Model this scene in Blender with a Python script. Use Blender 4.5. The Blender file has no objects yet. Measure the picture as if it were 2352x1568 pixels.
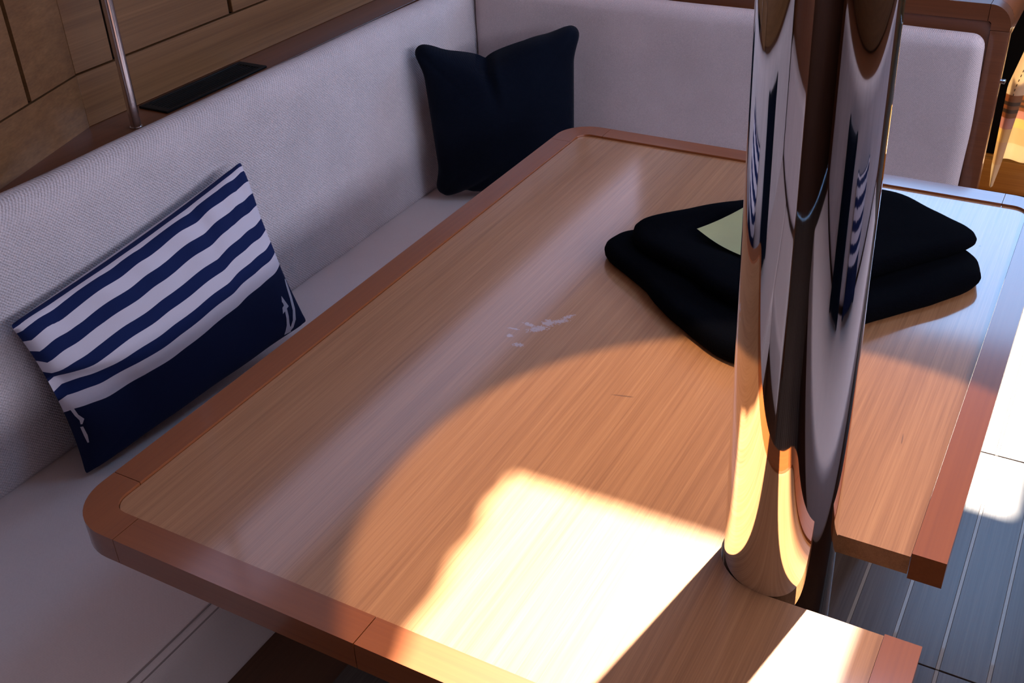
import bpy, bmesh, math, random
from mathutils import Vector, Matrix, noise

random.seed(7)
T = 0.70                       # height of the table top above the floor
SC = bpy.context.scene
COL = SC.collection
ZUP = Vector((0, 0, T))

# ------------------------------------------------------------------ camera
cam_d = bpy.data.cameras.new('camera')
cam_d.sensor_width = 36.0
cam_d.lens = 38.0886
cam_d.clip_start = 0.02
cam = bpy.data.objects.new('camera', cam_d)
COL.objects.link(cam)
cx = Vector((0.87542115, 0.48205398, -0.03552144))
cy = Vector((-0.23285556, 0.48498618, 0.84295118))
cz = Vector((0.42357538, -0.72966592, 0.53681611))
M = Matrix((cx, cy, cz)).transposed().to_4x4()
M.translation = Vector((0, 0, 0.75 + T))
cam.matrix_world = M
SC.camera = cam

# ------------------------------------------------------------------ world, sun, exposure
SC.view_settings.view_transform = 'Standard'
SC.view_settings.look = 'None'
SC.view_settings.gamma = 1.0
SC.view_settings.exposure = 0.0
SC.view_settings.use_curve_mapping = False
w = bpy.data.worlds.new('sky')
SC.world = w
w.use_nodes = True
bg = w.node_tree.nodes['Background']
bg.inputs[0].default_value = (0.30, 0.56, 1.0, 1)
bg.inputs[1].default_value = 8.0
SUN = Vector((0.148, 1.0, 1.275)).normalized()
sd = bpy.data.lights.new('sun', 'SUN')
sd.energy = 32.0
sd.angle = math.radians(1.1)
sd.color = (1.0, 0.93, 0.80)
so = bpy.data.objects.new('sun', sd)
so.rotation_euler = SUN.to_track_quat('Z', 'Y').to_euler()
so.location = (0.5, 4, 5)
COL.objects.link(so)
try:
    SC.cycles.use_denoising = True
    SC.cycles.denoiser = 'OPENIMAGEDENOISE'
    SC.cycles.denoising_input_passes = 'RGB_ALBEDO_NORMAL'
    SC.cycles.max_bounces = 10
    SC.cycles.diffuse_bounces = 5
    SC.cycles.glossy_bounces = 5
    SC.cycles.blur_glossy = 0.1
    SC.cycles.sample_clamp_indirect = 12.0
    SC.cycles.caustics_reflective = False
except Exception:
    pass

# ------------------------------------------------------------------ materials
def nodes_of(name):
    m = bpy.data.materials.new(name)
    m.use_nodes = True
    nt = m.node_tree
    b = nt.nodes['Principled BSDF']
    return m, nt, b

def N(nt, t, **kw):
    n = nt.nodes.new(t)
    for k, v in kw.items():
        setattr(n, k, v)
    return n

def math_node(nt, op, a, b=None, clamp=False):
    n = nt.nodes.new('ShaderNodeMath')
    n.operation = op
    n.use_clamp = clamp
    for i, v in enumerate((a, b)):
        if v is None:
            continue
        if isinstance(v, (int, float)):
            n.inputs[i].default_value = v
        else:
            nt.links.new(v, n.inputs[i])
    return n.outputs[0]

def mixc(nt, fac, a, b, mode='MIX'):
    n = nt.nodes.new('ShaderNodeMix')
    n.data_type = 'RGBA'
    n.blend_type = mode
    if isinstance(fac, (int, float)):
        n.inputs[0].default_value = fac
    else:
        nt.links.new(fac, n.inputs[0])
    for i, v in ((6, a), (7, b)):
        if isinstance(v, tuple):
            n.inputs[i].default_value = (*v[:3], 1)
        else:
            nt.links.new(v, n.inputs[i])
    return n.outputs[2]

def ramp(nt, fac, stops, interp='LINEAR'):
    n = nt.nodes.new('ShaderNodeValToRGB')
    n.color_ramp.interpolation = interp
    e = n.color_ramp.elements
    while len(e) < len(stops):
        e.new(0.5)
    for k, (p, c) in enumerate(stops):
        e[k].position = p
        e[k].color = (*c[:3], 1) if not isinstance(c, (int, float)) else (c, c, c, 1)
    nt.links.new(fac, n.inputs[0])
    return n.outputs[0]

def pos_noise(nt, scale_vec, scale=1.0, detail=4, rough=0.55, rnd=False, coord='pos'):
    if coord == 'pos':
        src = N(nt, 'ShaderNodeNewGeometry').outputs['Position']
    else:
        src = N(nt, 'ShaderNodeTexCoord').outputs[coord]
    mp = N(nt, 'ShaderNodeMapping')
    mp.inputs['Scale'].default_value = scale_vec
    nt.links.new(src, mp.inputs['Vector'])
    vec = mp.outputs[0]
    if rnd:
        oi = N(nt, 'ShaderNodeObjectInfo')
        ad = N(nt, 'ShaderNodeVectorMath', operation='ADD')
        ml = math_node(nt, 'MULTIPLY', oi.outputs['Random'], 57.0)
        cb = N(nt, 'ShaderNodeCombineXYZ')
        for k in range(3):
            nt.links.new(ml, cb.inputs[k])
        nt.links.new(vec, ad.inputs[0]); nt.links.new(cb.outputs[0], ad.inputs[1])
        vec = ad.outputs[0]
    n = N(nt, 'ShaderNodeTexNoise')
    n.inputs['Scale'].default_value = scale
    n.inputs['Detail'].default_value = detail
    n.inputs['Roughness'].default_value = rough
    nt.links.new(vec, n.inputs['Vector'])
    return n.outputs['Fac']

def bump(nt, h, b, strength=0.2, dist=0.001):
    n = N(nt, 'ShaderNodeBump')
    n.inputs['Strength'].default_value = strength
    n.inputs['Distance'].default_value = dist
    nt.links.new(h, n.inputs['Height'])
    nt.links.new(n.outputs[0], b.inputs['Normal'])

def wood(name, dark, mid, light, axis='y', rough=0.4, coat=0.6, coat_rough=0.12, fine=1.0, contrast=1.0, rnd=False, bmp=0.08):
    m, nt, b = nodes_of(name)
    s = {'x': (2.2, 150, 150), 'y': (150, 2.2, 150), 'z': (150, 150, 2.2)}[axis]
    s2 = {'x': (8, 620, 620), 'y': (620, 8, 620), 'z': (620, 620, 8)}[axis]
    s3 = {'x': (1.2, 14, 14), 'y': (14, 1.2, 14), 'z': (14, 14, 1.2)}[axis]
    n1 = pos_noise(nt, tuple(v * fine for v in s), 1, 3, 0.6, rnd)
    n2 = pos_noise(nt, tuple(v * fine for v in s2), 1, 2, 0.5, rnd)
    n3 = pos_noise(nt, s3, 1, 2, 0.5, rnd)
    a = math_node(nt, 'MULTIPLY', math_node(nt, 'SUBTRACT', n1, 0.5), 1.5 * contrast)
    c = math_node(nt, 'MULTIPLY', math_node(nt, 'SUBTRACT', n2, 0.5), 1.1 * contrast)
    d = math_node(nt, 'MULTIPLY', math_node(nt, 'SUBTRACT', n3, 0.5), 1.1 * contrast)
    f = math_node(nt, 'ADD', math_node(nt, 'ADD', a, c), math_node(nt, 'ADD', d, 0.5), clamp=True)
    col = ramp(nt, f, [(0.0, dark), (0.5, mid), (1.0, light)])
    nt.links.new(col, b.inputs['Base Color'])
    b.inputs['Roughness'].default_value = rough
    b.inputs['Coat Weight'].default_value = coat
    b.inputs['Coat Roughness'].default_value = coat_rough
    bump(nt, f, b, bmp, 0.0006)
    return m, nt, b, col

def fabric(name, color, u_axis, v_axis, pitch=0.0032, depth=0.6, rough=0.95, vary=0.12, sheen=0.2, hgt=0.0007):
    m, nt, b = nodes_of(name)
    g = N(nt, 'ShaderNodeNewGeometry')
    sp = N(nt, 'ShaderNodeSeparateXYZ')
    nt.links.new(g.outputs['Position'], sp.inputs[0])
    k = 2 * math.pi / pitch
    wob = pos_noise(nt, (60, 60, 60), 1, 2)
    wv = math_node(nt, 'MULTIPLY', wob, 3.0)
    su = math_node(nt, 'SINE', math_node(nt, 'ADD', math_node(nt, 'MULTIPLY', sp.outputs[u_axis], k), wv))
    sv = math_node(nt, 'SINE', math_node(nt, 'ADD', math_node(nt, 'MULTIPLY', sp.outputs[v_axis], k), wv))
    pr = math_node(nt, 'MULTIPLY', su, sv)
    nz = pos_noise(nt, (420, 420, 420), 1, 3, 0.7)
    h = math_node(nt, 'ADD', math_node(nt, 'MULTIPLY', pr, 0.35), nz)
    big = pos_noise(nt, (9, 9, 9), 1, 3)
    fac = math_node(nt, 'ADD', math_node(nt, 'MULTIPLY', h, 0.6), math_node(nt, 'MULTIPLY', big, 0.4), clamp=True)
    dk = tuple(c * (1 - vary * 2.2) for c in color)
    lt = tuple(min(1, c * (1 + vary)) for c in color)
    nt.links.new(ramp(nt, fac, [(0.2, dk), (0.8, lt)]), b.inputs['Base Color'])
    b.inputs['Roughness'].default_value = rough
    b.inputs['Specular IOR Level'].default_value = 0.15 if max(color) > 0.1 else 0.04
    b.inputs['Sheen Weight'].default_value = sheen
    b.inputs['Sheen Roughness'].default_value = 0.5
    bump(nt, h, b, depth, hgt)
    return m

def plain(name, color, rough=0.5, metal=0.0, vary=0.06, scale=20, coat=0.0, spec=0.5):
    m, nt, b = nodes_of(name)
    n = pos_noise(nt, (scale,) * 3, 1, 3)
    lo = tuple(c * (1 - vary) for c in color); hi = tuple(min(1, c * (1 + vary)) for c in color)
    nt.links.new(ramp(nt, n, [(0.3, lo), (0.7, hi)]), b.inputs['Base Color'])
    b.inputs['Roughness'].default_value = rough
    b.inputs['Metallic'].default_value = metal
    b.inputs['Coat Weight'].default_value = coat
    b.inputs['Specular IOR Level'].default_value = spec
    return m

# table veneer with the photograph's scuffs and scratches (wear at fixed places on the top)
M_PANEL, nt, b, pcol = wood('table veneer', (0.30, 0.125, 0.048), (0.43, 0.195, 0.080), (0.54, 0.265, 0.115), 'y', 0.42, 1.0, 0.10, 1.3, 0.75, False, 0.06)
g = N(nt, 'ShaderNodeNewGeometry')
def spot(cx_, cy_, rx, ry, ang, thr, nscale):
    mp = N(nt, 'ShaderNodeMapping', vector_type='TEXTURE')
    mp.inputs['Location'].default_value = (cx_, cy_, T)
    mp.inputs['Rotation'].default_value = (0, 0, ang)
    mp.inputs['Scale'].default_value = (rx, ry, 1)
    nt.links.new(g.outputs['Position'], mp.inputs['Vector'])
    ln = N(nt, 'ShaderNodeVectorMath', operation='LENGTH')
    nt.links.new(mp.outputs[0], ln.inputs[0])
    nz = pos_noise(nt, (nscale,) * 3, 1, 3, 0.6)
    v = math_node(nt, 'ADD', ln.outputs['Value'], math_node(nt, 'MULTIPLY', math_node(nt, 'SUBTRACT', nz, 0.5), thr))
    r = N(nt, 'ShaderNodeMapRange')
    r.inputs['From Min'].default_value = 1.0; r.inputs['From Max'].default_value = 0.6
    nt.links.new(v, r.inputs['Value'])
    return r.outputs[0]
sc = None
for args in [(-0.593, 1.070, 0.010, 0.004, -0.1, 2.2, 260), (-0.572, 1.085, 0.010, 0.008, 0.3, 2.6, 260), (-0.578, 1.066, 0.016, 0.007, 0.8, 3.0, 300),
             (-0.560, 1.095, 0.012, 0.006, 0.9, 3.4, 320), (-0.604, 1.035, 0.006, 0.004, 0, 2.0, 300), (-0.583, 1.020, 0.008, 0.005, 0.2, 3.2, 350),
             (-0.556, 1.110, 0.010, 0.004, 1.0, 3.2, 350), (-0.608, 1.052, 0.009, 0.002, 0.1, 3.0, 350)]:
    s_ = spot(*args)
    sc = s_ if sc is None else math_node(nt, 'MAXIMUM', sc, s_)
col = mixc(nt, math_node(nt, 'MULTIPLY', sc, 0.55), pcol, (0.62, 0.58, 0.66))
dk = spot(-0.417, 0.975, 0.016, 0.0015, 0.25, 0.8, 200)
dk = math_node(nt, 'MAXIMUM', dk, spot(-0.105, 1.035, 0.0008, 0.012, 0.1, 0.6, 200))
dk = math_node(nt, 'MAXIMUM', dk, spot(-0.104, 1.545, 0.0022, 0.0026, 0.1, 1.2, 600))
col = mixc(nt, math_node(nt, 'MULTIPLY', dk, 0.55), col, (0.08, 0.04, 0.03))
nt.links.new(col, b.inputs['Base Color'])

M_RIM = wood('rim mahogany', (0.20, 0.050, 0.011), (0.28, 0.074, 0.016), (0.34, 0.096, 0.022), 'y', 0.4, 0.8, 0.12, 0.5, 0.5, False, 0.02)[0]
M_RIMX = wood('rim mahogany cross', (0.20, 0.050, 0.011), (0.28, 0.074, 0.016), (0.34, 0.096, 0.022), 'x', 0.4, 0.8, 0.12, 0.5, 0.5, False, 0.02)[0]
M_WALL = wood('wall veneer', (0.125, 0.056, 0.020), (0.180, 0.086, 0.031), (0.235, 0.118, 0.046), 'y', 0.45, 0.3, 0.25, 0.55, 0.8, True, 0.04)[0]
M_SHELF = wood('shelf mahogany', (0.115, 0.036, 0.012), (0.155, 0.050, 0.017), (0.195, 0.066, 0.024), 'y', 0.45, 0.4, 0.2, 0.6, 0.6, False, 0.03)[0]
M_BULK = wood('bulkhead mahogany', (0.13, 0.040, 0.014), (0.18, 0.056, 0.020), (0.225, 0.074, 0.027), 'x', 0.4, 0.6, 0.12, 0.6, 0.6, False, 0.02)[0]
M_FLOOR = wood('teak sole', (0.085, 0.056, 0.042), (0.130, 0.090, 0.068), (0.175, 0.128, 0.100), 'y', 0.42, 0.35, 0.22, 0.6, 0.9, True, 0.25)[0]
M_HOLLY = plain('pale inlay strip', (0.40, 0.32, 0.24), 0.4, coat=0.3)
M_BASE = wood('settee base wood', (0.07, 0.024, 0.010), (0.10, 0.036, 0.015), (0.13, 0.048, 0.02), 'y', 0.5, 0.3, 0.2, 0.6, 0.6)[0]
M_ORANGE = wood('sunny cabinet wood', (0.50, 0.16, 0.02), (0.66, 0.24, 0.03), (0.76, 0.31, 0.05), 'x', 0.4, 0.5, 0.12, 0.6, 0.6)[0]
CUSH = (0.78, 0.67, 0.64)
M_FAB_L = fabric('chunky cream weave', (0.84, 0.76, 0.78), 1, 2, 0.0056, 1.0, vary=0.15, hgt=0.0022)
M_FAB_F = fabric('fine cream weave', (0.80, 0.68, 0.67), 0, 2, 0.0034, 0.7, vary=0.13)
M_FAB_S = fabric('smooth cream seat cloth', CUSH, 0, 1, 0.0020, 0.25, vary=0.05)
M_NAVY = fabric('navy cotton', (0.005, 0.008, 0.017), 0, 2, 0.0022, 0.5, vary=0.25, sheen=0.05)
M_BLACK = fabric('black fleece', (0.0016, 0.0019, 0.0036), 0, 1, 0.0020, 0.5, vary=0.3, sheen=0.0)
M_STEEL, nt, b = nodes_of('polished steel')
b.inputs['Base Color'].default_value = (0.80, 0.77, 0.76, 1)
b.inputs['Metallic'].default_value = 1.0
b.inputs['Roughness'].default_value = 0.03
M_STEEL2 = plain('brushed steel', (0.62, 0.56, 0.56), 0.22, 1.0, 0.03)
M_VENT = plain('black grille', (0.004, 0.0045, 0.0045), 0.55, vary=0.2, spec=0.2)
M_GROOVE = plain('dark gap', (0.006, 0.004, 0.003), 0.9, spec=0.1)
M_CEIL = plain('cream headliner', (0.62, 0.58, 0.54), 0.8)
M_NOTE = plain('yellow paper', (0.80, 0.80, 0.42), 0.7, vary=0.03)
M_WHITEP = plain('white print', (0.60, 0.58, 0.66), 0.9, vary=0.03, spec=0.1)
M_SEAM = plain('seam thread', (0.33, 0.27, 0.25), 0.9)
M_STITCH = plain('brown thread', (0.16, 0.09, 0.04), 0.9)

# striped pillow cover: bands follow the cover's own v coordinate
M_STRIPE, nt, b = nodes_of('navy and white striped cotton')
uv = N(nt, 'ShaderNodeUVMap'); uv.uv_map = 'cover'
sp = N(nt, 'ShaderNodeSeparateXYZ'); nt.links.new(uv.outputs[0], sp.inputs[0])
t = math_node(nt, 'SUBTRACT', 1.0, sp.outputs[1])
NV, WH = (0.010, 0.020, 0.088), (0.68, 0.64, 0.73)
NV2 = (0.010, 0.016, 0.055)
stops = [(0.0, NV), (0.022, WH), (0.052, NV), (0.112, WH), (0.178, NV), (0.246, WH), (0.318, NV), (0.384, WH), (0.454, NV), (0.518, WH), (0.590, NV2)]
nt.links.new(ramp(nt, t, stops, 'CONSTANT'), b.inputs['Base Color'])
b.inputs['Roughness'].default_value = 0.9
b.inputs['Specular IOR Level'].default_value = 0.15
bump(nt, pos_noise(nt, (900, 900, 900), 1, 2), b, 0.3, 0.0005)

# hanging cloth: cream with brown bands, light passes through it
M_CLOTH, nt, b = nodes_of('translucent banded cloth')
tc = N(nt, 'ShaderNodeUVMap'); tc.uv_map = 'cover'
sp = N(nt, 'ShaderNodeSeparateXYZ'); nt.links.new(tc.outputs[0], sp.inputs[0])
CR, BR, GR, PK = (0.82, 0.66, 0.44), (0.45, 0.22, 0.10), (0.20, 0.13, 0.08), (0.70, 0.42, 0.32)
cc = ramp(nt, sp.outputs[1], [(0, CR), (0.15, (0.78, 0.58, 0.34)), (0.30, (0.84, 0.64, 0.30)), (0.385, PK), (0.455, BR), (0.485, GR), (0.508, BR), (0.535, GR), (0.558, BR), (0.60, CR)], 'CONSTANT')
nt.links.new(cc, b.inputs['Base Color'])
b.inputs['Roughness'].default_value = 0.6
tr = N(nt, 'ShaderNodeBsdfTranslucent'); nt.links.new(cc, tr.inputs[0])
mx = N(nt, 'ShaderNodeMixShader'); mx.inputs[0].default_value = 0.45
out = nt.nodes['Material Output']
nt.links.new(b.outputs[0], mx.inputs[1]); nt.links.new(tr.outputs[0], mx.inputs[2]); nt.links.new(mx.outputs[0], out.inputs[0])

# ------------------------------------------------------------------ geometry helpers (coordinates: z = 0 is the table top)
def wloc(o):
    return (wloc(o.parent) if o.parent else Vector((0, 0, 0))) + o.location

def finish(name, bm, mats, parent=None, base=True, sharp=38):
    bmesh.ops.recalc_face_normals(bm, faces=bm.faces)
    for f in bm.faces:
        f.smooth = True
    for e in bm.edges:
        if len(e.link_faces) == 2 and e.calc_face_angle(0) > math.radians(sharp):
            e.smooth = False
    xs = [v.co for v in bm.verts]
    lo = Vector([min(c[k] for c in xs) for k in range(3)]); hi = Vector([max(c[k] for c in xs) for k in range(3)])
    org = (lo + hi) / 2
    if base:
        org.z = lo.z
    bmesh.ops.translate(bm, verts=bm.verts, vec=-org)
    me = bpy.data.meshes.new(name)
    bm.to_mesh(me); bm.free()
    for mt in (mats if isinstance(mats, (list, tuple)) else [mats]):
        me.materials.append(mt)
    o = bpy.data.objects.new(name, me)
    COL.objects.link(o)
    if parent:
        o.parent = parent
        o.location = org + ZUP - wloc(parent)
    else:
        o.location = org + ZUP
    return o

def empty(name, loc):
    o = bpy.data.objects.new(name, None)
    o.empty_display_size = 0.05
    COL.objects.link(o)
    o.location = Vector(loc) + ZUP
    return o

def tag(o, label=None, cat=None, group=None, kind=None):
    if label: o['label'] = label
    if cat: o['category'] = cat
    if group: o['group'] = group
    if kind: o['kind'] = kind
    return o

def add_box(bm, lo, hi, bevel=0.0, seg=3, rot=None):
    lo, hi = Vector(lo), Vector(hi)
    c = (lo + hi) / 2; s = hi - lo
    m = Matrix.Translation(c) @ (rot.to_4x4() if rot else Matrix.Identity(4)) @ Matrix.Diagonal((*s, 1))
    r = bmesh.ops.create_cube(bm, size=1, matrix=m)
    if bevel:
        es = list({e for v in r['verts'] for e in v.link_edges})
        bmesh.ops.bevel(bm, geom=es, offset=bevel, segments=seg, profile=0.5, affect='EDGES', clamp_overlap=True)

def box(name, lo, hi, mat, parent=None, bevel=0.0, seg=3, rot=None, base=True):
    bm = bmesh.new(); add_box(bm, lo, hi, bevel, seg, rot)
    return finish(name, bm, mat, parent, base)

def prism(name, poly, z0, z1, mat, parent=None, bevel=0.0, seg=3, axis='z', inner=None, bottom=True):
    """polygon extruded; axis 'z': poly in xy, 'y': poly in xz extruded in y, 'x': poly in yz"""
    bm = bmesh.new()
    def P(p, h):
        return {'z': (p[0], p[1], h), 'y': (p[0], h, p[1]), 'x': (h, p[0], p[1])}[axis]
    a = [bm.verts.new(P(p, z0)) for p in poly]
    c = [bm.verts.new(P(p, z1)) for p in poly]
    n = len(poly)
    bm.faces.new(a[::-1]); top = bm.faces.new(c)
    for i in range(n):
        bm.faces.new((a[i], a[(i + 1) % n], c[(i + 1) % n], c[i]))
    if bevel:
        es = [e for e in bm.edges if len(e.link_faces) == 2 and e.calc_face_angle(0) > math.radians(30)]
        bmesh.ops.bevel(bm, geom=es, offset=bevel, segments=seg, profile=0.5, affect='EDGES', clamp_overlap=True)
    return finish(name, bm, mat, parent)

def tube_bm(bm, pts, r, n=12, cap=True):
    rings = []
    pts = [Vector(p) for p in pts]
    for i, p in enumerate(pts):
        d = (pts[min(i + 1, len(pts) - 1)] - pts[max(i - 1, 0)]).normalized()
        a = d.orthogonal().normalized() if i == 0 else (prev - d * prev.dot(d)).normalized()
        prev = a
        bb = d.cross(a)
        rr = r[i] if isinstance(r, (list, tuple)) else r
        rings.append([bm.verts.new(p + (a * math.cos(2 * math.pi * k / n) + bb * math.sin(2 * math.pi * k / n)) * rr) for k in range(n)])
    for i in range(len(rings) - 1):
        for k in range(n):
            bm.faces.new((rings[i][k], rings[i][(k + 1) % n], rings[i + 1][(k + 1) % n], rings[i + 1][k]))
    if cap:
        bm.faces.new(rings[0][::-1]); bm.faces.new(rings[-1])

def tube(name, pts, r, mat, parent=None, n=12):
    bm = bmesh.new(); tube_bm(bm, pts, r, n)
    return finish(name, bm, mat, parent)

def arc(cx_, cy_, r, a0, a1, n=8):
    return [(cx_ + r * math.cos(math.radians(a0 + (a1 - a0) * i / n)), cy_ + r * math.sin(math.radians(a0 + (a1 - a0) * i / n))) for i in range(n + 1)]

def soft_box(name, lo, hi, mat, parent=None, r=0.03, seg=5, puff=0.006, rot=None, pivot=None, cuts=14, wr=0.0015, rb=None):
    """upholstered block: rounded edges, faintly puffed faces"""
    bm = bmesh.new()
    lo, hi = Vector(lo), Vector(hi)
    add_box(bm, lo, hi)
    if rb is None:
        bmesh.ops.bevel(bm, geom=bm.edges[:], offset=r, segments=seg, profile=0.5, affect='EDGES', clamp_overlap=True)
    else:
        zb = lo.z + 1e-5
        bmesh.ops.bevel(bm, geom=[e for e in bm.edges if all(v.co.z < zb for v in e.verts)], offset=rb, segments=3, profile=0.5, affect='EDGES', clamp_overlap=True)
        zb = lo.z + rb * 1.1
        bmesh.ops.bevel(bm, geom=[e for e in bm.edges if not all(v.co.z < zb for v in e.verts)], offset=r, segments=seg, profile=0.5, affect='EDGES', clamp_overlap=True)
    big = [e for e in bm.edges if e.calc_length() > r * 3]
    bmesh.ops.subdivide_edges(bm, edges=big, cuts=cuts, use_grid_fill=True)
    c = (lo + hi) / 2; h = (hi - lo) / 2
    for v in bm.verts:
        d = v.co - c
        q = [min(1, abs(d[k]) / h[k]) for k in range(3)]
        for k in range(3):
            o1, o2 = [j for j in range(3) if j != k]
            f = (1 - q[o1] ** 4) * (1 - q[o2] ** 4) * (q[k] ** 3)
            v.co[k] += math.copysign(puff * f, d[k])
        v.co += noise.noise_vector(v.co * 7) * wr * 2
    if rot:
        pv = Vector(pivot)
        bmesh.ops.rotate(bm, verts=bm.verts, cent=pv, matrix=rot)
    return finish(name, bm, mat, parent)

def join_bm(parts, name, mat, parent=None):
    bm = bmesh.new()
    for f in parts:
        f(bm)
    return finish(name, bm, mat, parent)

# ------------------------------------------------------------------ the setting
XL, XR, YB, YF, ZC, ZF = -1.43, 1.62, -1.7, 5.2, 1.2, -T
floor = empty('floor', (0, 1.5, ZF)); tag(floor, kind='structure')
box('subfloor', (XL - 0.1, YB, ZF - 0.05), (XR + 0.1, YF, ZF - 0.006), M_GROOVE, floor)
pitch = 0.0785
xs0 = -0.174 - pitch * 4
seg_y = [(YB, 0.55), (0.553, 1.387), (1.390, 2.02), (2.023, 3.4), (3.403, YF)]
plank_me = {}
for i in range(-1, 19):
    x = xs0 + i * pitch
    for j, (y0, y1) in enumerate(seg_y):
        if j in plank_me and j in plank_me:
            src = plank_me[j]
            for s_, dx in ((src[0], pitch / 2), (src[1], 0.0)):
                c = s_.copy(); COL.objects.link(c); c.parent = floor
                c.location = (x + dx - 0.0, (y0 + y1) / 2 - 1.5, s_.location.z)
        else:
            a = box('plank', (x + 0.003, y0, ZF - 0.006), (x + pitch - 0.003, y1, ZF), M_FLOOR, floor, 0.0006, 1)
            s2 = box('inlay_strip', (x - 0.0028, y0, ZF - 0.006), (x + 0.0028, y1, ZF - 0.0002), M_HOLLY, floor)
            plank_me[j] = (a, s2)
            if i == -1: pass
# side parts of the sole that stay under the settees
box('floor_edge', (XL - 0.05, YB, ZF - 0.006), (xs0 - pitch - 0.004, YF, ZF - 0.0005), M_FLOOR, floor)
box('floor_edge', (xs0 + 19 * pitch - 0.002, YB, ZF - 0.006), (XR + 0.05, YF, ZF - 0.0005), M_FLOOR, floor)

# ceiling with the two deck hatches
HA = (-0.335, 0.055, 1.326, 1.755)      # hatch over the table (x0, x1, y0, y1)
HB = (-0.74, 0.258, 3.33, 4.75)         # forward hatch
ceil = empty('ceiling', (0, 1.7, ZC)); tag(ceil, kind='structure')
def cpanel(x0, x1, y0, y1):
    box('headliner_panel', (x0, y0, ZC), (x1, y1, ZC + 0.03), M_CEIL, ceil)
cpanel(XL - 0.1, XR + 0.1, YB, HA[2]); cpanel(XL - 0.1, XR + 0.1, HA[3], HB[2]); cpanel(XL - 0.1, XR + 0.1, HB[3], YF)
cpanel(XL - 0.1, HA[0], HA[2], HA[3]); cpanel(HA[1], XR + 0.1, HA[2], HA[3])
cpanel(XL - 0.1, HB[0], HB[2], HB[3]); cpanel(HB[1], XR + 0.1, HB[2], HB[3])
# drawn-back blind that leaves the slightly skewed, ragged left side of the light
bl = [(HA[0] - 0.01, HA[2]), (-0.272, HA[2])]
for k in range(22):
    f = (k + 1) / 23
    bl.append((-0.272 + (-0.331 + 0.272) * f + (0.004 * math.sin(k * 1.3) + random.uniform(-0.002, 0.002)), HA[2] + (HA[3] - HA[2]) * f))
bl += [(-0.332, HA[3]), (HA[0] - 0.01, HA[3])]
prism('hatch_blind', bl, ZC + 0.005, ZC + 0.012, M_CEIL, ceil)

# added spot lamp standing in for sun glow reflected off the polished mast
for k in range(1):
    px, py = -0.196, 0.955
    d = bpy.data.lights.new('post_glow_spot', 'SPOT')
    d.energy = 58.0; d.color = (1.0, 0.72, 0.47); d.shadow_soft_size = 0.012
    tgt = Vector((-0.176, 0.795, 0.0)); src = Vector((px, py, ZC - 0.012))
    dist = (src - tgt).length
    d.spot_size = 2 * math.atan(0.418 / dist); d.spot_blend = 0.06
    o = bpy.data.objects.new('post_glow_spot', d)
    o.location = src + ZUP
    o.rotation_euler = (src - tgt).to_track_quat('Z', 'Y').to_euler()
    COL.objects.link(o)
    box('glow_spot_plate', (px - 0.03, py - 0.03, ZC - 0.006), (px + 0.03, py + 0.03, ZC), M_STEEL2, ceil, 0.002)  # made-up fitting for the added spot lamp

def portal(name, loc, sx, sy, rot):
    d = bpy.data.lights.new(name, 'AREA'); d.shape = 'RECTANGLE'; d.size = sx; d.size_y = sy
    o = bpy.data.objects.new(name, d); o.location = Vector(loc) + ZUP; o.rotation_euler = rot
    d.cycles.is_portal = True
    COL.objects.link(o)
portal('hatch_portal', ((HA[0] + HA[1]) / 2, (HA[2] + HA[3]) / 2, ZC + 0.035), HA[1] - HA[0], HA[3] - HA[2], (0, 0, 0))
portal('forward_hatch_portal', ((HB[0] + HB[1]) / 2, (HB[2] + HB[3]) / 2, ZC + 0.035), HB[1] - HB[0], HB[3] - HB[2], (0, 0, 0))

# side walls: a narrow window under the deck edge at the left, a taller one at the right
def side_wall(name, x, sgn, wy0, wy1, wz0, wz1, glow, tint):
    r = empty(name, (x, 1.7, ZF)); tag(r, kind='structure')
    x0, x1 = sorted((x, x + sgn * 0.04))
    box('wall_panel', (x0, YB, ZF), (x1, YF, wz0), M_WALL, r)
    box('wall_panel', (x0, YB, wz1), (x1, YF, ZC), M_CEIL, r)
    box('wall_panel', (x0, YB, wz0), (x1, wy0, wz1), M_CEIL, r)
    box('wall_panel', (x0, wy1, wz0), (x1, YF, wz1), M_CEIL, r)
    xc = sorted((x + sgn * 0.030, x + sgn * 0.036))
    box('sky_blocker', (xc[0], wy0, wz0), (xc[1], wy1, wz1), M_CEIL, r)  # opaque panel added to block the sky behind the window lamp
    d = bpy.data.lights.new(name + '_daylight_lamp', 'AREA'); d.shape = 'RECTANGLE'      # area lamp added in the opening as stand-in daylight
    d.size, d.size_y = wz1 - wz0, wy1 - wy0
    d.energy = glow * math.pi * d.size * d.size_y; d.color = tint
    o = bpy.data.objects.new(name + '_daylight_lamp', d)
    o.location = Vector((x + sgn * 0.02, (wy0 + wy1) / 2, (wz0 + wz1) / 2)) + ZUP
    o.rotation_euler = (0, math.radians(90) * sgn, 0)
    COL.objects.link(o)
    return r
wl = side_wall('wall_left', XL - 0.045, -1, 0.8, 3.6, 0.88, 1.15, 1.5, (0.70, 0.66, 1.0))
wr = side_wall('wall_right', XR, 1, -0.6, 3.2, 0.66, 1.14, 8.0, (0.77, 0.78, 1.0))
wb = tag(box('wall_back', (XL - 0.1, YB - 0.05, ZF), (XR + 0.1, YB, ZC + 0.03), M_BASE), kind='structure')
wf = tag(box('wall_front', (XL - 0.1, YF, ZF), (XR + 0.1, YF + 0.05, ZC + 0.03), M_WALL), kind='structure')

# ------------------------------------------------------------------ settee round the table
def cushion_thing(name, label, cat, build):
    o = build()
    return tag(o, label, cat)

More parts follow.
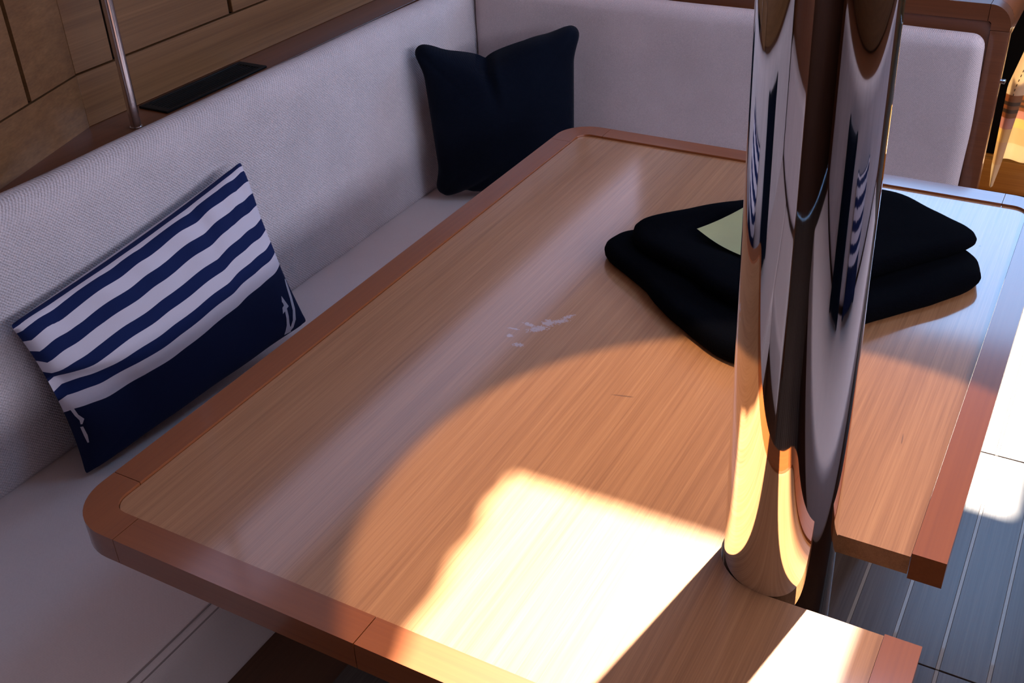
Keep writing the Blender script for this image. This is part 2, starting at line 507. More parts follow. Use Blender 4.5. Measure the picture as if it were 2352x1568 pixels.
SX, SZ = -1.268, -0.27          # front of the side backrest, height of the seats
base = empty('settee_base', (-1.0, 0.8, ZF))
tag(base, 'dark varnished wooden plinth carrying the cream settee seats', 'settee')
box('side_plinth', (-1.42, -0.6, ZF), (-0.90, 2.12, -0.4235), M_BASE, base, 0.004)
box('end_plinth', (-0.898, 1.62, ZF), (-0.19, 2.12, -0.4235), M_BASE, base, 0.004)
box('return_plinth', (-0.898, -0.6, ZF), (-0.40, -0.14, -0.4235), M_BASE, base, 0.004)

box('end_panel', (-1.33, -0.75, ZF), (-0.36, -0.712, 0.50), M_SHELF, base, 0.004)

seat = tag(soft_box('seat_cushion', (-1.350, -0.6, -0.42), (-0.845, 2.130, SZ), M_FAB_S, None, 0.024, 5, 0.002, cuts=18, wr=0.0003),
           'long cream seat cushion along the left side, with a double seam on its front edge', 'cushion')
def seam(dx, dz):
    def f(bm):
        tube_bm(bm, [(-0.845 + dx + noise.noise(Vector((0, y * 6, dx * 90))) * 0.0005, y, SZ + dz) for y in [0.0 + 0.05 * k for k in range(40)]], 0.0013, 6)
    return f
join_bm([seam(-0.0032, -0.0112)], 'seam', M_SEAM, seat)
join_bm([seam(-0.0105, -0.0034)], 'seam', M_SEAM, seat)
tag(soft_box('seat_cushion', (-0.841, 1.60, -0.42), (-0.185, 2.130, SZ), M_FAB_S, None, 0.024, 5, 0.003, cuts=10),
    'cream seat cushion at the far end of the table, hidden below its edge', 'cushion')
tag(soft_box('seat_cushion', (-0.842, -0.6, -0.42), (-0.38, -0.12, SZ), M_FAB_S, None, 0.024, 5, 0.003, cuts=8),
    'cream seat cushion on the near return of the settee, outside the view', 'cushion')

bk = tag(soft_box('backrest_cushion', (-1.340, -0.6, SZ + 0.0005), (SX, 2.132, 0.132), M_FAB_L, None, 0.034, 6, 0.006, cuts=22, rb=0.012),
         'long backrest cushion in chunky cream weave along the left side', 'cushion')
bf = tag(soft_box('backrest_cushion', (-1.265, 2.070, SZ + 0.0005), (-0.207, 2.130, 0.134), M_FAB_F, None, 0.022, 6, 0.004, cuts=20, rb=0.012),
         'cream backrest cushion behind the far end of the table, rounded upper corner at the right', 'cushion')
tag(soft_box('backrest_cushion', (-1.255, -0.70, SZ + 0.003), (-0.38, -0.604, 0.010), M_FAB_F, None, 0.026, 6, 0.004, cuts=12),
    'cream backrest cushion of the near return, outside the view', 'cushion')

# ------------------------------------------------------------------ shelf, lockers, grille and pole at the left
SH = 0.12
shelf = tag(box('side_shelf', (-1.446, -0.6, SH - 0.03), (-1.352, 3.05, SH), M_SHELF, None, 0.002), 'reddish wooden shelf running behind the left backrest', 'shelf')
lock = empty('side_locker', (-1.43, 1.4, SH))
tag(lock, 'wall of veneered locker doors above the shelf at upper left', 'locker')
XW = -1.435
FY = 1.128                       # where the locker front folds
FX2, FY2 = -1.352, 0.856         # near end of the angled front
ang = Vector((FX2 - XW, FY2 - FY, 0)); L = ang.length; ad = ang.normalized(); an = Vector((-ad.y, ad.x, 0))
if an.x < 0: an = -an
def slab_on_angle(name, s0, s1, z0, z1, proud, mat):
    """board standing on the angled stretch, s measured from the fold"""
    a = Vector((XW, FY, 0))
    p = [a + ad * s0 + an * proud, a + ad * s1 + an * proud, a + ad * s1 - an * 0.02, a + ad * s0 - an * 0.02]
    return prism(name, [(q.x, q.y) for q in p], z0, z1, mat, lock, 0.0008, 1)
GZ = 0.205                       # gap below the doors
box('lower_board', (XW - 0.02, FY, SH), (XW, 3.05, GZ), M_WALL, lock, 0.0008, 1)
slab_on_angle('lower_board', 0.0, L, SH, GZ, 0.0, M_WALL)
box('backing', (XW - 0.022, FY, GZ), (XW - 0.010, 3.05, 0.66), M_GROOVE, lock)
slab_on_angle('backing', 0.0, L, GZ, 0.66, -0.008, M_GROOVE)
y = FY
for y1 in (1.2155, 1.500, 1.790, 2.080, 2.370, 2.660, 2.950):
    box('door', (XW - 0.014, y, GZ + 0.0025), (XW - 0.001, y1 - 0.0075, 0.66), M_WALL, lock, 0.001, 1)
    y = y1 + 0.002
sA = (Vector((-1.403, 1.006, 0)) - Vector((XW, FY, 0))).length
slab_on_angle('door', 0.0, sA - 0.0045, GZ + 0.0025, 0.66, -0.001, M_WALL)
slab_on_angle('door', sA + 0.0045, L, GZ + 0.0025, 0.66, -0.001, M_WALL)
box('return_board', (-1.45, FY2 - 0.02, SH), (FX2, FY2, 0.66), M_WALL, lock)
box('near_door', (-1.45, -0.6, SH), (-1.40, FY2 - 0.021, 0.66), M_WALL, lock, 0.002)
box('cornice', (-1.45, -0.6, 0.66), (-1.40, 3.05, 0.70), M_SHELF, lock, 0.003)

vent = empty('air_grille', (-1.385, 1.354, SH))
tag(vent, 'black slatted air grille let into the shelf behind the left backrest', 'grille')
vx0, vx1, vy0, vy1 = -1.423, -1.357, 1.226, 1.483
for lo, hi in [((vx0, vy0, SH), (vx0 + 0.008, vy1, SH + 0.004)), ((vx1 - 0.008, vy0, SH), (vx1, vy1, SH + 0.004)),
               ((vx0 + 0.008, vy0, SH), (vx1 - 0.008, vy0 + 0.014, SH + 0.004)), ((vx0 + 0.008, vy1 - 0.014, SH), (vx1 - 0.008, vy1, SH + 0.004))]:
    box('frame', lo, hi, M_VENT, vent, 0.001, 1)
box('recess', (vx0 + 0.008, vy0 + 0.014, SH), (vx1 - 0.008, vy1 - 0.014, SH + 0.0005), M_GROOVE, vent)
s0 = None
for k in range(7):
    x = vx0 + 0.0115 + k * 0.0068
    if s0 is None:
        s0 = box('slat', (x, vy0 + 0.014, SH + 0.0008), (x + 0.0028, vy1 - 0.014, SH + 0.0032), M_VENT, vent)
    else:
        c = s0.copy(); COL.objects.link(c); c.parent = vent; c.location.x += k * 0.0068

pole = empty('grab_pole', (-1.362, 1.160, SH))
tag(pole, 'thin brushed steel pole rising from the shelf beside the black grille', 'pole')
tube('shaft', [(-1.362, 1.160, SH + 0.001), (-1.362, 1.160, ZC - 0.001)], 0.0085, M_STEEL2, pole, 20)
tube('foot_collar', [(-1.362, 1.160, SH + 0.0003), (-1.362, 1.160, SH + 0.0015)], 0.0105, M_STEEL2, pole, 20)

# ------------------------------------------------------------------ bulkhead behind the far backrest
cab = empty('end_cabinet', (-0.7, 2.5, ZF))
tag(cab, 'mahogany cabinet behind the far backrest, rounded corner cap at upper right', 'cabinet')
bx1 = -0.172
def rr_profile(x0, x1, z0, z1, r):
    return [(x0, z0), (x1, z0)] + arc(x1 - r, z1 - r, r, 0, 90, 8) + [(x0, z1)]
prism('panel', [(-1.335, ZF), (bx1 - 0.034, ZF), (bx1 - 0.034, 0.146), (bx1 - 0.040, 0.152), (-1.335, 0.152)], 2.140, 2.172, M_BULK, cab, 0.0015, 2, 'y')
prism('front_rail', [(-1.335, 0.1535), (bx1 - 0.041, 0.1535), (bx1 - 0.041, 0.184), (-1.335, 0.184)], 2.134, 2.175, M_BULK, cab, 0.003, 2, 'y')
prism('corner_cap', [(bx1 - 0.040, 0.184), (bx1 - 0.040, 0.1535)] + arc(bx1 - 0.0395, 0.1475, 0.006, 90, 0, 4) + [(bx1 - 0.0335, 0.138), (bx1, 0.138)] + arc(bx1 - 0.040, 0.144, 0.040, 0, 90, 10)[:-1], 2.134, 2.175, M_BULK, cab, 0.002, 2, 'y')
prism('side_rail', rr_profile(bx1 - 0.055, bx1, 0.124, 0.184, 0.040), 2.176, 3.10, M_RIM, cab, 0.002, 2, 'y')
box('worktop', (-1.335, 2.178, 0.146), (bx1 - 0.058, 3.10, 0.178), M_RIM, cab, 0.002)
box('edge_post', (bx1 - 0.0335, 2.134, ZF), (bx1, 2.175, 0.1375), M_BULK, cab, 0.002, 2)
box('gap_shade_panel', (-0.34, 3.04, -0.452), (-0.12, 3.07, 0.125), M_GROOVE, cab, 0.002)  # black panel added to stand for shade in the open gap
box('carcass', (-1.335, 2.18, ZF), (-0.34, 3.08, 0.145), M_GROOVE, cab)  # near-black colour stands in for the shaded recess below the worktop
box('latch', (bx1 - 0.002, 2.150, 0.037), (bx1 + 0.009, 2.162, 0.043), M_STEEL2, cab, 0.001)
box('latch', (-0.205, 2.2, -0.035), (-0.186, 2.206, -0.027), M_STEEL2, cab, 0.001)

step = empty('forward_step', (0.05, 3.1, ZF))
tag(step, 'low orange wooden step seen past the end of the cabinet', 'step')
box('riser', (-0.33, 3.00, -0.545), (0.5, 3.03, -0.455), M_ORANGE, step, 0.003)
box('kick_board', (-0.33, 2.98, ZF), (0.5, 3.03, -0.548), M_RIMX, step, 0.003)
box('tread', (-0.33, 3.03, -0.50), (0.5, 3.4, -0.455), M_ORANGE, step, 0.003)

# hanging cloth in the gangway
def sheet(name, fn, nu, nv, th, mat, parent=None):
    bm = bmesh.new()
    uvl = bm.loops.layers.uv.new('cover')
    P = [[Vector(fn(i / nu, j / nv)) for j in range(nv + 1)] for i in range(nu + 1)]
    F = [[bm.verts.new(P[i][j]) for j in range(nv + 1)] for i in range(nu + 1)]
    B = [[bm.verts.new(P[i][j] + Vector((0.0, th, 0))) for j in range(nv + 1)] for i in range(nu + 1)]
    def fc(vs, uvs):
        f = bm.faces.new(vs)
        for l, q in zip(f.loops, uvs):
            l[uvl].uv = q
    for i in range(nu):
        for j in range(nv):
            u = [(i / nu, j / nv), ((i + 1) / nu, j / nv), ((i + 1) / nu, (j + 1) / nv), (i / nu, (j + 1) / nv)]
            fc([F[i][j], F[i + 1][j], F[i + 1][j + 1], F[i][j + 1]], u)
            fc([B[i][j], B[i][j + 1], B[i + 1][j + 1], B[i + 1][j]], [u[0], u[3], u[2], u[1]])
    for j in range(nv):
        for i in (0, nu):
            q = [(i / nu, j / nv), (i / nu, (j + 1) / nv)] * 2
            fc([F[i][j], F[i][j + 1], B[i][j + 1], B[i][j]], [q[0], q[1], q[1], q[0]])
    for i in range(nu):
        for j in (0, nv):
            fc([F[i][j], F[i + 1][j], B[i + 1][j], B[i][j]], [(i / nu, j / nv)] * 4)
    return finish(name, bm, mat, parent)

cloth = empty('hanging_cloth', (-0.06, 2.56, -0.31))
tag(cloth, 'sunlit cream cloth with brown bands hanging in the gangway at far right', 'cloth')
def lerp_tab(tab, z):
    for (z0, x0), (z1, x1) in zip(tab[:-1], tab[1:]):
        if z <= z1:
            return x0 + (x1 - x0) * (z - z0) / (z1 - z0)
    return tab[-1][1]
def foldA(u, v):        # narrow front fold, tapering to its foot
    z = -0.315 + 0.36 * v
    xl = lerp_tab([(-0.32, -0.176), (-0.27, -0.181), (-0.08, -0.183), (-0.045, -0.175), (0.0, -0.165), (0.1, -0.140)], z)
    xr = lerp_tab([(-0.32, -0.170), (-0.29, -0.166), (-0.26, -0.162), (-0.19, -0.157), (-0.09, -0.147), (0.1, -0.110)], z)
    return (xl + (xr - xl) * u, 2.50 - 0.010 * math.sin(u * math.pi), z)
def foldB(u, v):
    z = -0.262 + 0.25 * v
    return (-0.168 + 0.068 * u, 2.535 + 0.006 * math.sin(u * 7), z)
sheet('fold', foldB, 20, 30, 0.0025, M_CLOTH, cloth)
sheet('fold', foldA, 10, 30, 0.0025, M_CLOTH, cloth)
bm = bmesh.new()
for k in range(13):
    v0 = 0.60 + 0.03 * k; p = Vector(foldA(0.45, v0)); q = Vector(foldA(0.45, v0 + 0.014))
    tube_bm(bm, [p + Vector((0, -0.001, 0)), q + Vector((0, -0.001, 0))], 0.0010, 5)
st = finish('stitching', bm, M_STITCH, cloth); st['kind'] = 'stuff'

# ------------------------------------------------------------------ the table
tab = empty('saloon_table', (-0.43, 1.12, ZF))
tag(tab, 'saloon table with pale wood veneer top, reddish rim and a slot round the steel post', 'table')
IX0, IX1, IY0, IY1 = -0.820, -0.058, 0.549, 1.697
OX0, OX1, OY0, OY1 = -0.859, -0.025, 0.512, 1.737
SY0, SY1 = 0.739, 0.851
scx, scy, sr = -0.1706, 0.795, 0.056
def corner_in(cx_, cy_, a0):
    return arc(cx_, cy_, 0.022, a0, a0 + 90, 6)
poly = corner_in(IX0 + 0.022, IY0 + 0.022, 180) + corner_in(IX1 - 0.022, IY0 + 0.022, 270)
poly += [(IX1, SY0)] + arc(scx, scy, sr, 270, 90, 24) + [(IX1, SY1)]
poly += corner_in(IX1 - 0.022, IY1 - 0.022, 0) + corner_in(IX0 + 0.022, IY1 - 0.022, 90)
def inset_pt(p): return p
prism('top_panel', poly, -0.026, -0.003, M_PANEL, tab, 0.0012, 2)
RZ0, RZ1, RB = -0.032, 0.0006, 0.0048
gp = 0.0008
JX0, JX1, JY0, JY1 = -0.7785, -0.096, 0.592, 1.652
def rim(poly, mat, name='rim_board'):
    return prism(name, poly, RZ0, RZ1, mat, tab, RB, 3)
e = 0.0006
rim([(OX0, JY0 + gp), (IX0 - e, JY0 + gp), (IX0 - e, JY1 - gp), (OX0, JY1 - gp)], M_RIM)
rim([(JX0 + gp, OY0), (-0.4765, OY0), (-0.4765, IY0 - e), (JX0 + gp, IY0 - e)], M_RIMX)
rim([(-0.4755, OY0), (JX1 - gp, OY0), (JX1 - gp, IY0 - e), (-0.4755, IY0 - e)], M_RIMX)
rim([(JX0 + gp, IY1 + e), (JX1 - gp, IY1 + e), (JX1 - gp, OY1), (JX0 + gp, OY1)], M_RIMX)
rim([(IX1 + e, SY1 + 0.001), (OX1, SY1 + 0.001), (OX1, JY1 - gp), (IX1 + e, JY1 - gp)], M_RIM)
rim([(IX1 + e, JY0 + gp), (OX1, JY0 + gp), (OX1, SY0 - 0.001), (IX1 + e, SY0 - 0.001)], M_RIM)
ro = 0.062
def corner(cxo, cyo, cxi, cyi, a0, ends, mat):
    """cxo,cyo: centre of outer arc; cxi,cyi: of inner arc"""
    o_ = arc(cxo, cyo, ro, a0, a0 + 90, 12)
    i_ = arc(cxi, cyi, 0.022 + e, a0 + 90, a0, 6)
    return rim([ends[0]] + o_ + [ends[1], ends[2]] + i_ + [ends[3]], mat, 'rim_corner')
corner(OX0 + ro, OY0 + ro, IX0 + 0.022, IY0 + 0.022, 180, [(OX0, JY0), (JX0, OY0), (JX0, IY0 - e), (IX0 - e, JY0)], M_RIM)
corner(OX1 - ro, OY0 + ro, IX1 - 0.022, IY0 + 0.022, 270, [(JX1, OY0), (OX1, JY0), (IX1 + e, JY0), (JX1, IY0 - e)], M_RIM)
corner(OX1 - ro, OY1 - ro, IX1 - 0.022, IY1 - 0.022, 0, [(OX1, JY1), (JX1, OY1), (JX1, IY1 + e), (IX1 + e, JY1)], M_RIM)
corner(OX0 + ro, OY1 - ro, IX0 + 0.022, IY1 - 0.022, 90, [(JX0, OY1), (OX0, JY1), (IX0 - e, JY1), (JX0, IY1 + e)], M_RIM)
box('pedestal', (-0.60, 1.00, ZF), (-0.36, 1.35, -0.030), M_BASE, tab, 0.01)
box('pedestal_foot', (-0.66, 0.92, ZF), (-0.30, 1.43, ZF + 0.03), M_BASE, tab, 0.006)

# ------------------------------------------------------------------ the steel post through the table
mast = empty('mast_post', (-0.15, 0.783, ZF))
tag(mast, 'thick mirror-polished steel mast post passing through the slot of the table', 'post')
ax = lambda z: (-0.1704 - 0.0321 * z, 0.791 + 0.0113 * z, z)
bm = bmesh.new()
tube_bm(bm, [ax(ZF + 0.002), ax(-0.3), ax(0.0), ax(0.4), ax(0.8), ax(ZC)], 0.0522, 128)
finish('shaft', bm, M_STEEL, mast)
tube('foot_ring', [ax(ZF), ax(ZF + 0.02)], 0.066, M_STEEL2, mast, 48)

# ------------------------------------------------------------------ pillows
def pillow_surface(BL, BR, TR, TL, thick, pinch, front, wrinkle, ridge=None, power=0.42, sq=14, ears=True):
    BL, BR, TR, TL = map(Vector, (BL, BR, TR, TL))
    nrm = (BR - BL).cross(TL - BL).normalized()
    if nrm.dot(Vector(front)) < 0:
        nrm = -nrm
    def S(u, v, side):
        pu, pv = 4 * u * (1 - u), 4 * v * (1 - v)
        a_, b_ = abs(2 * u - 1), abs(2 * v - 1)
        k_ = max(a_, b_) / max(1e-6, (a_ ** sq + b_ ** sq) ** (1 / sq))
        u0, v0 = u, v
        u, v = 0.5 + (u - 0.5) * k_, 0.5 + (v - 0.5) * k_
        su = min(1, max(0, (pu - 0.16) / 0.55)); su = su * su * (3 - 2 * su)
        sv = min(1, max(0, (pv - 0.16) / 0.55)); sv = sv * sv * (3 - 2 * sv)
        if not ears:
            su, sv = max(pu, 0) ** 0.8, max(pv, 0) ** 0.8
        uu = u + pinch * (0.5 - u) * 2 * sv
        vv = v + pinch * (0.5 - v) * 2 * su
        p = BL * (1 - uu) * (1 - vv) + BR * uu * (1 - vv) + TR * uu * vv + TL * (1 - uu) * vv
        t = (max(pu, 0) * max(pv, 0)) ** power
        w_ = wrinkle(u, v, p) if wrinkle else 0
        d = nrm * (side * thick * t) + nrm * (w_ if side > 0 else 0) * min(1, t * 2.5)
        if ridge:
            d += Vector(ridge(u, v)) * min(1, t * 4)
        return p + d
    return S, nrm

def pillow(name, S, n, mat, parent=None):
    bm = bmesh.new()
    uvl = bm.loops.layers.uv.new('cover')
    V = {}
    arcs = {}
    for s in (1, -1):
        for i in range(n + 1):
            q = [S(i / n, j / n, 0 if j in (0, n) or i in (0, n) else s) for j in range(n + 1)]
            acc = [0.0]
            for j in range(n):
                acc.append(acc[-1] + (q[j + 1] - q[j]).length)
            arcs[s, i] = [a / acc[-1] for a in acc]
    def vert(i, j, s):
        edge = i in (0, n) or j in (0, n)
        k = (i, j, 0 if edge else s)
        if k not in V:
            V[k] = bm.verts.new(S(i / n, j / n, 0 if edge else s))
        return V[k]
    for s in (1, -1):
        for i in range(n):
            for j in range(n):
                idx = [(i, j), (i + 1, j), (i + 1, j + 1), (i, j + 1)]
                if s < 0: idx = idx[::-1]
                f = bm.faces.new([vert(a, c, s) for a, c in idx])
                for l, (a, c) in zip(f.loops, idx):
                    l[uvl].uv = (a / n, arcs[s, a][c])
    return finish(name, bm, mat, parent, sharp=80)

def wr_striped(u, v, p):
    g_ = 0.0
    top = max(0, v - 0.55) / 0.45
    g_ += 0.0055 * math.sin(u * 34 + 4 * noise.noise(Vector((u * 5, v * 3, 1)))) * top ** 1.5 * (0.4 + abs(noise.noise(Vector((u * 6, 0, 3)))) * 2)
    g_ += 0.004 * noise.noise(Vector((u * 5, v * 4, 2.3)))
    # crease running in from the left edge
    d = (v - 0.60) + (u - 0.05) * 0.55
    g_ -= 0.012 * math.exp(-(d / 0.045) ** 2) * max(0, 1 - u / 0.30)
    return g_

def crumple(u, v):
    # the left flank buckles inwards below its upper corner
    a_ = math.exp(-((v - 0.56 + u * 0.5) / 0.07) ** 2) * max(0, 1 - u / 0.26)
    b_ = math.exp(-((v - 0.30) / 0.16) ** 2) * max(0, 1 - u / 0.2)
    return (-0.022 * a_ + 0.010 * b_, 0.016 * a_, -0.004 * a_)
sp_ = empty('striped_pillow', (-1.16, 1.0, SZ))
tag(sp_, 'navy and white striped oblong pillow leaning on the left backrest', 'pillow')
S1, n1_ = pillow_surface((-1.193, 0.774, -0.262), (-1.135, 1.240, -0.235), (-1.222, 1.238, 0.056), (-1.222, 0.752, 0.006), 0.050, 0.030, (1, 0, 0.4), wr_striped, crumple, 0.38, 40, False)
pillow('cover', S1, 72, M_STRIPE, sp_)

def decal(name, S, polys, mat, parent, off=0.0007):
    """flat print laid on the pillow cover, polygons in the cover's own (u, v)"""
    bm = bmesh.new()
    for pl in polys:
        tri = []
        P2 = [Vector((a, c, 0)) for a, c in pl]
        from mathutils.geometry import tessellate_polygon
        vs = []
        for a, c in pl:
            p = S(a, c, 1); q = S(a + 0.002, c, 1); r_ = S(a, c + 0.002, 1)
            nn = (q - p).cross(r_ - p).normalized()
            if nn.x < 0: nn = -nn
            vs.append(bm.verts.new(p + nn * off))
        for t3 in tessellate_polygon([P2]):
            try: bm.faces.new([vs[k] for k in t3])
            except ValueError: pass
    return finish(name, bm, mat, parent)

def dense(pl, st=0.008):
    o_ = []
    for k in range(len(pl)):
        a = Vector(pl[k]); c = Vector(pl[(k + 1) % len(pl)])
        m_ = max(1, int((c - a).length / st))
        o_ += [tuple(a + (c - a) * i / m_) for i in range(m_)]
    return o_
def strip(path, wd):
    Lf, Rt = [], []
    for k, p in enumerate(path):
        a = Vector(path[max(0, k - 1)]); c = Vector(path[min(len(path) - 1, k + 1)])
        d = (c - a).normalized(); nn = Vector((-d.y, d.x * 1.6))
        w_ = wd[k] if isinstance(wd, (list, tuple)) else wd
        Lf.append(tuple(Vector(p) + nn * w_)); Rt.append(tuple(Vector(p) - nn * w_))
    return Lf, Rt
def strip_quads(path, wd):
    Lf, Rt = strip(path, wd)
    return [[Lf[k], Lf[k + 1], Rt[k + 1], Rt[k]] for k in range(len(path) - 1)]

ANCH = [[(0.882, 0.180), (0.925, 0.195), (0.910, 0.280)]]
ANCH += strip_quads([(0.904, 0.190), (0.899, 0.14), (0.893, 0.09), (0.885, 0.055), (0.880, 0.03)], [0.007, 0.007, 0.009, 0.014, 0.018])
ANCH += strip_quads([(0.885, 0.045), (0.908, 0.055), (0.930, 0.09), (0.945, 0.15), (0.957, 0.22), (0.970, 0.30), (0.975, 0.33)], [0.012, 0.008, 0.008, 0.008, 0.008, 0.007, 0.003])
decal('anchor_print', S1, ANCH, M_WHITEP, sp_)
ANC2 = strip_quads([(0.010, 0.44), (0.012, 0.40), (0.018, 0.37), (0.012, 0.345)], [0.004, 0.004, 0.006, 0.002])
ANC2 += strip_quads([(0.010, 0.33), (0.012, 0.27), (0.014, 0.22)], [0.003, 0.004, 0.002])
decal('anchor_print', S1, ANC2, M_WHITEP, sp_)

def wr_navy(u, v, p):
    g_ = 0.004 * noise.noise(Vector((u * 4, v * 4, 7.1)))
    d = (u - 0.42) + (v - 1) * 0.12
    g_ -= 0.016 * math.exp(-(d / 0.035) ** 2) * max(0, (v - 0.6) / 0.4)
    g_ += 0.006 * math.exp(-((d - 0.05) / 0.03) ** 2) * max(0, (v - 0.6) / 0.4)
    d2 = (u - 0.25) - (v - 0.05) * 1.2
    g_ -= 0.008 * math.exp(-(d2 / 0.03) ** 2) * max(0, 1 - v / 0.25)
    g_ += 0.005 * math.sin(u * 20 + v * 8) * max(0, 0.3 - v)
    return g_
def navy_dent(u, v):
    k = math.exp(-((u - 0.42) / 0.20) ** 2) * max(0, (v - 0.55) / 0.45) ** 2
    return (0, 0, -0.02 * k)
S2, n2_ = pillow_surface((-1.238, 1.83, -0.262), (-0.965, 1.99, -0.262), (-0.975, 2.015, 0.100), (-1.243, 1.79, 0.090), 0.060, 0.040, (0.6, -1, 0.3), wr_navy, navy_dent, 0.33)
def S2d(u, v, s):
    p = S2(u, v, s)
    k = (0.55 * math.exp(-((u - 0.42) / 0.24) ** 2) + 0.45 * math.exp(-abs(u - 0.42) / 0.05)) * max(0, (v - 0.5) / 0.5) ** 2
    p.z -= 0.034 * k
    return p
tag(pillow('navy_pillow', S2d, 64, M_NAVY), 'plain dark navy square pillow standing in the corner of the settee', 'pillow')

# ------------------------------------------------------------------ folded black garment with a note on it
def smooth_outline(pts, n=8):
    o_ = []
    m_ = len(pts)
    for i in range(m_):
        p0, p1, p2, p3 = [Vector(pts[(i + k) % m_]) for k in (-1, 0, 1, 2)]
        for j in range(n):
            t_ = j / n
            o_.append(0.5 * ((2 * p1) + (p2 - p0) * t_ + (2 * p0 - 5 * p1 + 4 * p2 - p3) * t_ ** 2 + (-p0 + 3 * p1 - 3 * p2 + p3) * t_ ** 3))
    return o_
def soft_slab(name, pts, zf, hf, mat, parent, seed=0.0, amp=0.004, top=None):
    O = smooth_outline([(*p, 0) for p in pts])
    c = sum(O, Vector()) / len(O)
    prof = [(0.0, 0.0), (0.5, 0.0), (0.93, 0.0), (0.975, 0.10), (0.995, 0.30), (1.0, 0.5), (0.992, 0.72), (0.970, 0.90), (0.93, 0.99), (0.87, 1.02), (0.80, 1.0), (0.70, 0.97), (0.58, 0.95), (0.44, 0.94), (0.30, 0.94), (0.15, 0.94), (0.0, 0.94)]
    bm = bmesh.new()
    rings = []
    for s, h in prof:
        if s == 0.0:
            rings.append([bm.verts.new((c.x, c.y, zf(c) + hf(c) * h))]); continue
        rg = []
        for p in O:
            q = c + (p - c) * s
            nz = noise.noise(Vector((q.x * 14, q.y * 14, seed))) * amp * (1 if h > 0.15 else 0.0)
            e_ = noise.noise(Vector((p.x * 22, p.y * 22, seed + 5 + h))) * 0.004 * s
            q2 = q + (p - c).normalized() * e_
            z = zf(q2) + hf(q2) * h + nz
            if top and h > 0.5: z += top(q2)
            rg.append(bm.verts.new((q2.x, q2.y, z)))
        rings.append(rg)
    n = len(O)
    for a, b_ in zip(rings[:-1], rings[1:]):
        for i in range(n):
            j = (i + 1) % n
            if len(a) == 1: bm.faces.new((a[0], b_[j], b_[i]))
            elif len(b_) == 1: bm.faces.new((a[i], a[j], b_[0]))
            else: bm.faces.new((a[i], a[j], b_[j], b_[i]))
    return finish(name, bm, mat, parent, sharp=80)

gar = empty('folded_garment', (-0.32, 1.36, -0.003))
tag(gar, 'black garment folded in two thick layers on the table behind the steel post', 'clothing')
low = [(-0.580, 1.320), (-0.578, 1.275), (-0.50, 1.215), (-0.42, 1.145), (-0.335, 1.092), (-0.29, 1.110), (-0.20, 1.245), (-0.098, 1.385), (-0.088, 1.435), (-0.125, 1.495), (-0.25, 1.54), (-0.42, 1.44), (-0.54, 1.36)]
soft_slab('lower_fold', low, lambda p: -0.0028, lambda p: 0.027, M_BLACK, gar, 1.0, 0.003)
up = [(-0.553, 1.322), (-0.520, 1.272), (-0.43, 1.225), (-0.34, 1.175), (-0.29, 1.21), (-0.20, 1.35), (-0.120, 1.455), (-0.112, 1.505), (-0.165, 1.542), (-0.245, 1.585), (-0.33, 1.565), (-0.45, 1.448), (-0.52, 1.372)]
def dish(p):   # hollow the note lies in, with a raised roll at the back
    d = (Vector((p.x, p.y)) - Vector((-0.40, 1.345)))
    return -0.012 * math.exp(-(d.x / 0.07) ** 2 - (d.y / 0.06) ** 2) + 0.012 * math.exp(-((p.x + 0.43) * 0.75 - (p.y - 1.42)) ** 2 / 0.0009) * math.exp(-((p.x + 0.40) / 0.12) ** 2)
soft_slab('upper_fold', up, lambda p: 0.020, lambda p: 0.025, M_BLACK, gar, 4.0, 0.003, dish)

def note_fn(u, v):
    a, b_, c_, d_ = Vector((-0.461, 1.332, 0.044)), Vector((-0.378, 1.288, 0.040)), Vector((-0.335, 1.360, 0.044)), Vector((-0.412, 1.401, 0.050))
    p = a * (1 - u) * (1 - v) + b_ * u * (1 - v) + c_ * u * v + d_ * (1 - u) * v
    p.z += -0.004 * math.sin(math.pi * u) * (1) + 0.010 * (v ** 2) + 0.003
    return p
bm = bmesh.new()
G = [[bm.verts.new(note_fn(i / 10, j / 10)) for j in range(11)] for i in range(11)]
for i in range(10):
    for j in range(10):
        bm.faces.new((G[i][j], G[i + 1][j], G[i + 1][j + 1], G[i][j + 1]))
bmesh.ops.solidify(bm, geom=bm.faces[:], thickness=0.0004)
tag(finish('sticky_note', bm, M_NOTE), 'pale yellow square paper note lying on the folded black garment', 'note')

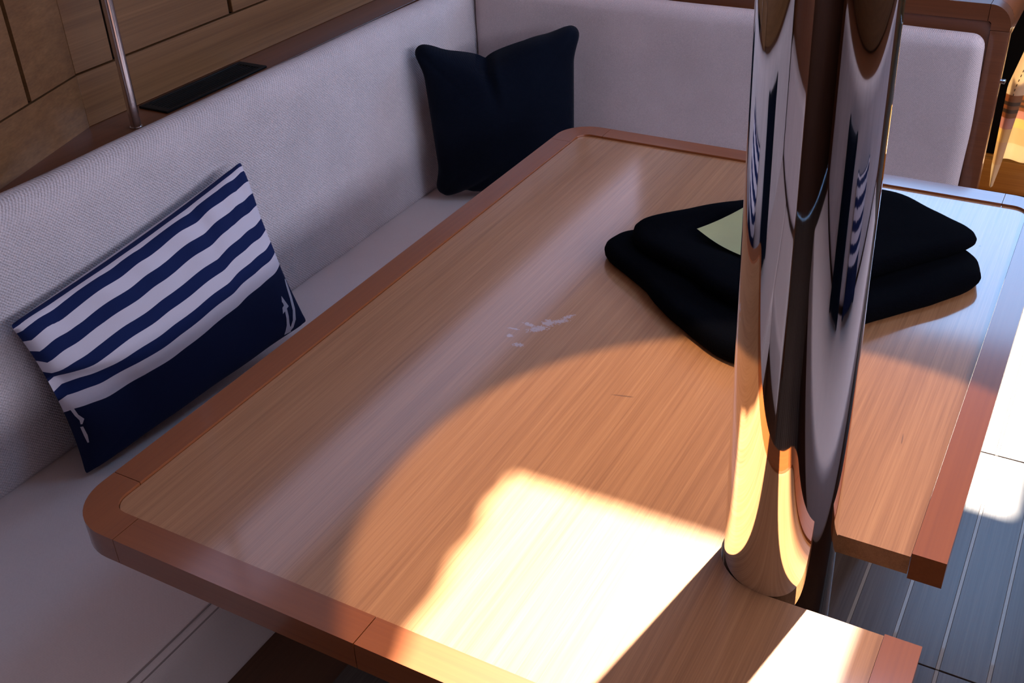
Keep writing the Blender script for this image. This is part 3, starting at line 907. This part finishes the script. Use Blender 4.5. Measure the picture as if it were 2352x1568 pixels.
# ------------------------------------------------------------------ the other side of the saloon (seen in the post's mirror)
ob = empty('opposite_settee', (0.75, 0.8, ZF))
tag(ob, 'settee on the other side of the gangway, seen only mirrored in the steel post', 'settee')
box('plinth', (0.50, -0.6, ZF), (1.05, 2.1, -0.4235), M_BASE, ob, 0.004)
box('locker_front', (1.06, -0.9, ZF), (1.60, 2.6, 0.13), M_SHELF, ob, 0.004)
box('upper_locker', (1.30, -0.9, 0.135), (1.60, 2.6, 0.62), M_WALL, ob, 0.004)
tag(soft_box('seat_cushion', (0.45, -0.6, -0.42), (0.968, 2.1, SZ), M_FAB_S, None, 0.024, 5, 0.003, cuts=10),
    'cream seat cushion of the opposite settee, mirrored at the right side of the steel post', 'cushion')
tag(soft_box('backrest_cushion', (0.97, -0.6, SZ + 0.003), (1.05, 2.1, 0.152), M_FAB_L, None, 0.034, 6, 0.006, cuts=12),
    'cream backrest cushion of the opposite settee, mirrored at the right side of the steel post', 'cushion')
o2 = empty('striped_pillow', (0.86, 1.0, SZ))
tag(o2, 'second striped pillow, mirrored near the right edge of the steel post', 'pillow')
S3, _ = pillow_surface((0.885, 1.22, -0.262), (0.875, 0.76, -0.245), (0.93, 0.76, 0.03), (0.93, 1.22, 0.02), 0.05, 0.045, (-1, 0, 0.4), wr_striped)
pillow('cover', S3, 30, M_STRIPE, o2)
S4, _ = pillow_surface((0.86, 0.62, -0.262), (0.83, 0.26, -0.262), (0.92, 0.24, 0.10), (0.92, 0.62, 0.10), 0.055, 0.035, (-1, 0, 0.3), None)
tag(pillow('navy_pillow', S4, 24, M_NAVY), 'navy pillow mirrored as a dark vertical band right of centre in the steel post', 'pillow')
S5, _ = pillow_surface((-1.18, 0.16, -0.262), (-1.16, 0.50, -0.262), (-1.22, 0.50, 0.10), (-1.22, 0.14, 0.10), 0.055, 0.035, (1, 0, 0.3), None)
tag(pillow('navy_pillow', S5, 24, M_NAVY), 'navy pillow mirrored as a dark vertical band left of centre in the steel post', 'pillow')
